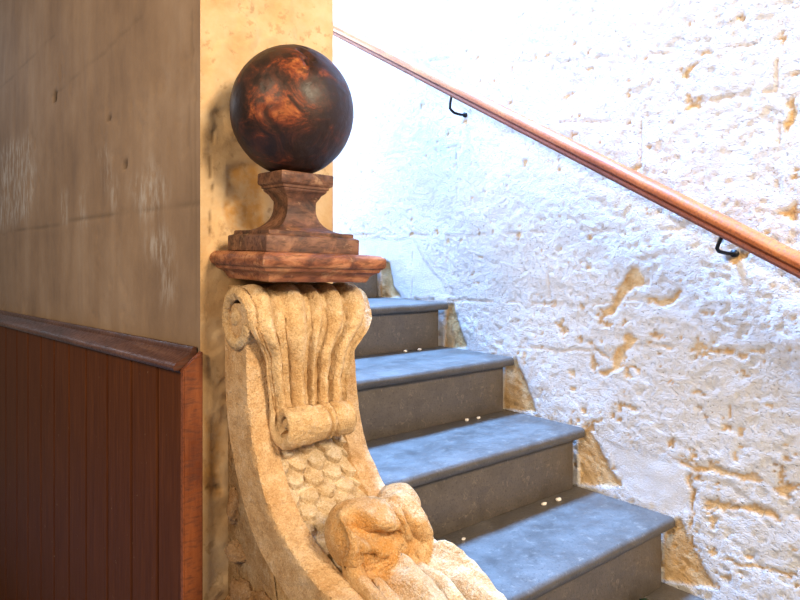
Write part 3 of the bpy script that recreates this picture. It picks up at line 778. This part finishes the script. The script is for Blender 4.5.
carve(leaf, [on_head(.700, -20), on_head(.722, -28)], .013, .012, 1.008, -.523)

# mortar and rubble behind the band, part of the masonry
def rough_block(name, x0, x1, prof, mat, seed, amp, nx=14, step=.02, parent=None):
    bm = bmesh.new(); P = []
    for (a, b) in zip(prof, prof[1:] + prof[:1]):
        A, B = Vector(a), Vector(b); n = max(1, int((B - A).length / step)); P += [A.lerp(B, k / n) for k in range(n)]
    cy = sum(p[0] for p in P) / len(P); ch = sum(p[1] for p in P) / len(P); G = []
    for i in range(nx + 1):
        x = x0 + (x1 - x0) * i / nx; row = []
        for p in P:
            q = Vector((x, p[0], p[1] + EYE)); d = Vector((0, p[0] - cy, p[1] - ch)).normalized(); row.append(bm.verts.new(erode(q, d, amp, seed)))
        G.append(row)
    m = len(P)
    for a, b in zip(G[:-1], G[1:]):
        for j in range(m): bm.faces.new((a[j], a[(j + 1) % m], b[(j + 1) % m], b[j]))
    for i in (0, -1):
        cap = G[i]; c = bm.verts.new((cap[0].co.x + (-.006 if i == 0 else .006), cy, ch + EYE))
        for j in range(m): bm.faces.new((cap[j], cap[(j + 1) % m], c))
    return from_bm(name, bm, mat, parent)
core = [(1.43, -.062), (1.43, -1.595), (.52, -1.595), (.54, -.95), (.66, -.80), (.80, -.752), (.95, -.71), (1.085, -.665), (1.16, -.632), (1.24, -.588), (1.31, -.505), (1.36, -.41), (1.382, -.30), (1.386, -.062)]
tag(rough_block('rubble_backing', .648, .892, core, M_CORE, 41, .006, 10, .03, con), 'rough dark mortared backing')
def stone(c, r, seed):
    bm = bmesh.new(); bmesh.ops.create_icosphere(bm, subdivisions=4, radius=1)
    for v in bm.verts:
        n = v.co.copy(); d = 1 + .30 * vn3(n, 1.1, seed) + .14 * vn3(n, 2.8, seed + 1) + .05 * vn3(n, 8, seed + 2)
        v.co = Vector(c) + Vector((n.x * r[0], n.y * r[1], n.z * r[2])) * d
    return tag(from_bm('embedded_stone', bm, M_RUBBLE, con), 'dark rubble stone bedded in the backing')
stone(V(.645, 1.375, -.665), (.022, .038, .020), 51); stone(V(.648, 1.34, -.760), (.030, .062, .050), 53)
stone(V(.640, 1.235, -.765), (.030, .060, .060), 55); stone(V(.648, 1.39, -.57), (.018, .022, .04), 57); stone(V(.64, 1.40, -.83), (.03, .04, .05), 58)

# ------------------------------------------------------------------ wooden newel head: cap, plinth, pedestal, ball
new = empty('newel_finial', V(.76, 1.30, -.055), 'dark mahogany newel head, a large ball on a pedestal over a moulded cap', 'newel post')
TILT = Matrix.Translation(V(.76, 1.30, -.055)) @ Matrix.Rotation(math.radians(2.0), 4, Vector((.63, .775, 0))) @ Matrix.Translation(-V(.76, 1.30, -.055))
def rect_lathe(name, cx, cy, rows, mat, amp, seed, tilt=True, n=9, yaw=0.0):
    """stack of rectangles (half width, half depth, h): square-turned moulding"""
    bm = bmesh.new(); R = []
    for hw, hd, h in rows:
        ring = []
        for (ax, ay, bx, by) in ((-1, -1, 1, -1), (1, -1, 1, 1), (1, 1, -1, 1), (-1, 1, -1, -1)):
            for k in range(n):
                t = k / n; x, y = (ax + (bx - ax) * t) * hw, (ay + (by - ay) * t) * hd
                p = V(cx + x, cy + y, h); d = Vector((x / hw, y / hd, 0)).normalized()
                p = erode(p, d, amp, seed)
                p = Vector((p.x, p.y, p.z))
                ring.append(bm.verts.new(TILT @ p if tilt else p))
        R.append(ring)
    m = 4 * n
    for a, b in zip(R[:-1], R[1:]):
        for j in range(m): bm.faces.new((a[j], a[(j + 1) % m], b[(j + 1) % m], b[j]))
    bm.faces.new(R[0][::-1]); bm.faces.new(R[-1])
    return from_bm(name, bm, mat, new, angle=.6)
cap = [(.118, .095, -.0505), (.122, .099, -.0505), (.124, .101, -.0475), (.126, .103, -.044), (.128, .105, -.038), (.134, .111, -.0325), (.143, .120, -.028), (.1445, .1215, -.024)]
cap += [(.146 + .009 * math.sin(t), .123 + .009 * math.sin(t), -.0065 - .0145 * math.cos(t)) for t in [math.pi * k / 8 * .92 for k in range(9)]]
cap += [(.146, .123, .010), (.12, .10, .0125)]
rect_lathe('cap_moulding', .757, 1.302, cap, M_CAP, .0028, 61, True, 26)
pl = [(.112, .089, .0105), (.116, .093, .013), (.116, .093, .043), (.1145, .0915, .046), (.108, .085, .048), (.106, .083, .0495), (.106, .083, .056), (.104, .081, .058), (.09, .068, .0585)]
rect_lathe('plinth', .742, 1.297, pl, M_PED, .0016, 63, True, 16)
nk = []
for t in [k / 14 for k in range(15)]:   # flared foot
    an = t * math.pi / 2; nk.append((.094 - .058 * math.sin(an), .072 - .039 * math.sin(an), .058 + .052 * (1 - math.cos(an))))
nk += [(.036, .033, .118), (.036, .033, .126), (.041, .037, .134), (.045, .040, .141), (.052, .046, .147), (.054, .048, .150), (.054, .048, .153), (.058, .050, .155), (.0585, .0505, .160), (.064, .054, .163), (.066, .056, .166), (.066, .056, .186), (.064, .054, .189), (.05, .042, .1895)]
rect_lathe('pedestal', .743, 1.300, nk, M_PED, .0012, 65, True, 10)
bm = bmesh.new(); bmesh.ops.create_uvsphere(bm, u_segments=220, v_segments=140, radius=1)
bc = V(.741, 1.294, .331)
view = Vector((-.497, -.868, 0)); rgt = Vector((.868, -.497, 0))
def gash(n, a, b, w, dp):
    """shallow split between two directions on the ball"""
    A, B = Vector(a).normalized(), Vector(b).normalized(); t = max(0, min(1, (n - A).dot(B - A) / (B - A).length_squared)); d = (n - A.lerp(B, t)).length
    return dp * max(0, 1 - d / w) ** .7
def dirn(u, v): # direction on the visible side: u right, v up in ball radii
    return view * math.sqrt(max(0, 1 - u * u - v * v)) + rgt * u + Vector((0, 0, v))
for v in bm.verts:
    n = v.co.normalized()
    d = 1 + .006 * vn3(n, 2.5, 71) + .0035 * vn3(n, 9, 72) - gash(n, dirn(.12, .80), dirn(.30, .64), .07, .055) - gash(n, dirn(.18, .62), dirn(.24, .52), .07, .035) - gash(n, dirn(.02, .93), dirn(.22, .86), .03, .02) - gash(n, dirn(-.45, -.18), dirn(-.22, -.42), .09, .010)
    v.co = bc + Vector((n.x * .138, n.y * .138, n.z * .1455)) * d
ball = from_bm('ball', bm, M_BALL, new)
sp = ball.data.attributes.new('split', 'FLOAT', 'POINT')
off = new.location - bc
for i, v in enumerate(ball.data.vertices):
    n = (v.co + off); n = Vector((n.x / .138, n.y / .138, n.z / .1455)).normalized()
    k = gash(n, dirn(.14, .78), dirn(.28, .64), .028, 1) + gash(n, dirn(.20, .62), dirn(.23, .54), .03, 1) + gash(n, dirn(.02, .93), dirn(.22, .86), .02, 1)
    sp.data[i].value = min(1, 1.4 * k)

# ------------------------------------------------------------------ light
def area(name, loc, target, size, power, col, size_y=None):
    L = bpy.data.lights.new(name, 'AREA'); L.energy = power; L.color = col; L.size = size
    if size_y: L.shape = 'RECTANGLE'; L.size_y = size_y
    o = bpy.data.objects.new(name, L); link(o); o.location = loc
    o.rotation_euler = (Vector(target) - Vector(loc)).to_track_quat('-Z', 'Y').to_euler(); return o
area('stairwell_skylight', V(1.32, 2.9, 6.0), V(1.3, 1.3, -.6), 1.0, SKY_W, SKY_C)
area('warm_front_fill', V(1.0, -1.7, 1.5), V(.85, 1.4, -.2), .7, WARM_W, WARM_C)  # warm fill from the camera side, standing for unseen interior lamps
area('left_wall_fill', V(-1.7, .3, 1.3), V(.5, 2.0, 0), .8, LEFT_W, LEFT_C)  # added area light to brighten and warm the left wall, no fitting there
area('landing_fill', V(1.05, 4.1, 1.3), V(1.8, 2.1, .2), 1.0, LAND_W, (1.0, .84, .70))  # added warm fill to take the blue off the white wall
area('far_passage_window', V(-.55, 5.2, 1.3), V(.3, 3.0, .1), .6, FAR_W, (.6, .78, 1.0))
w = bpy.data.worlds.new('ambient'); bpy.context.scene.world = w; w.use_nodes = True
w.node_tree.nodes['Background'].inputs[0].default_value = (*AMB_C, 1); w.node_tree.nodes['Background'].inputs[1].default_value = AMB

# ------------------------------------------------------------------ camera
cam = bpy.data.cameras.new('camera'); cam.sensor_width = 36; cam.lens = 650 / 800 * 36; cam.shift_y = -42 / 800; cam.clip_start = .02
co = bpy.data.objects.new('camera', cam); link(co); co.location = (0, 0, EYE)
co.rotation_euler = (math.radians(90), 0, math.atan2(.775019, .631938) - math.pi / 2)
sc = bpy.context.scene; sc.camera = co
sc.view_settings.view_transform = 'Standard'; sc.view_settings.look = 'None'; sc.view_settings.gamma = 1; sc.view_settings.exposure = EXPO
sc.view_settings.use_curve_mapping = False
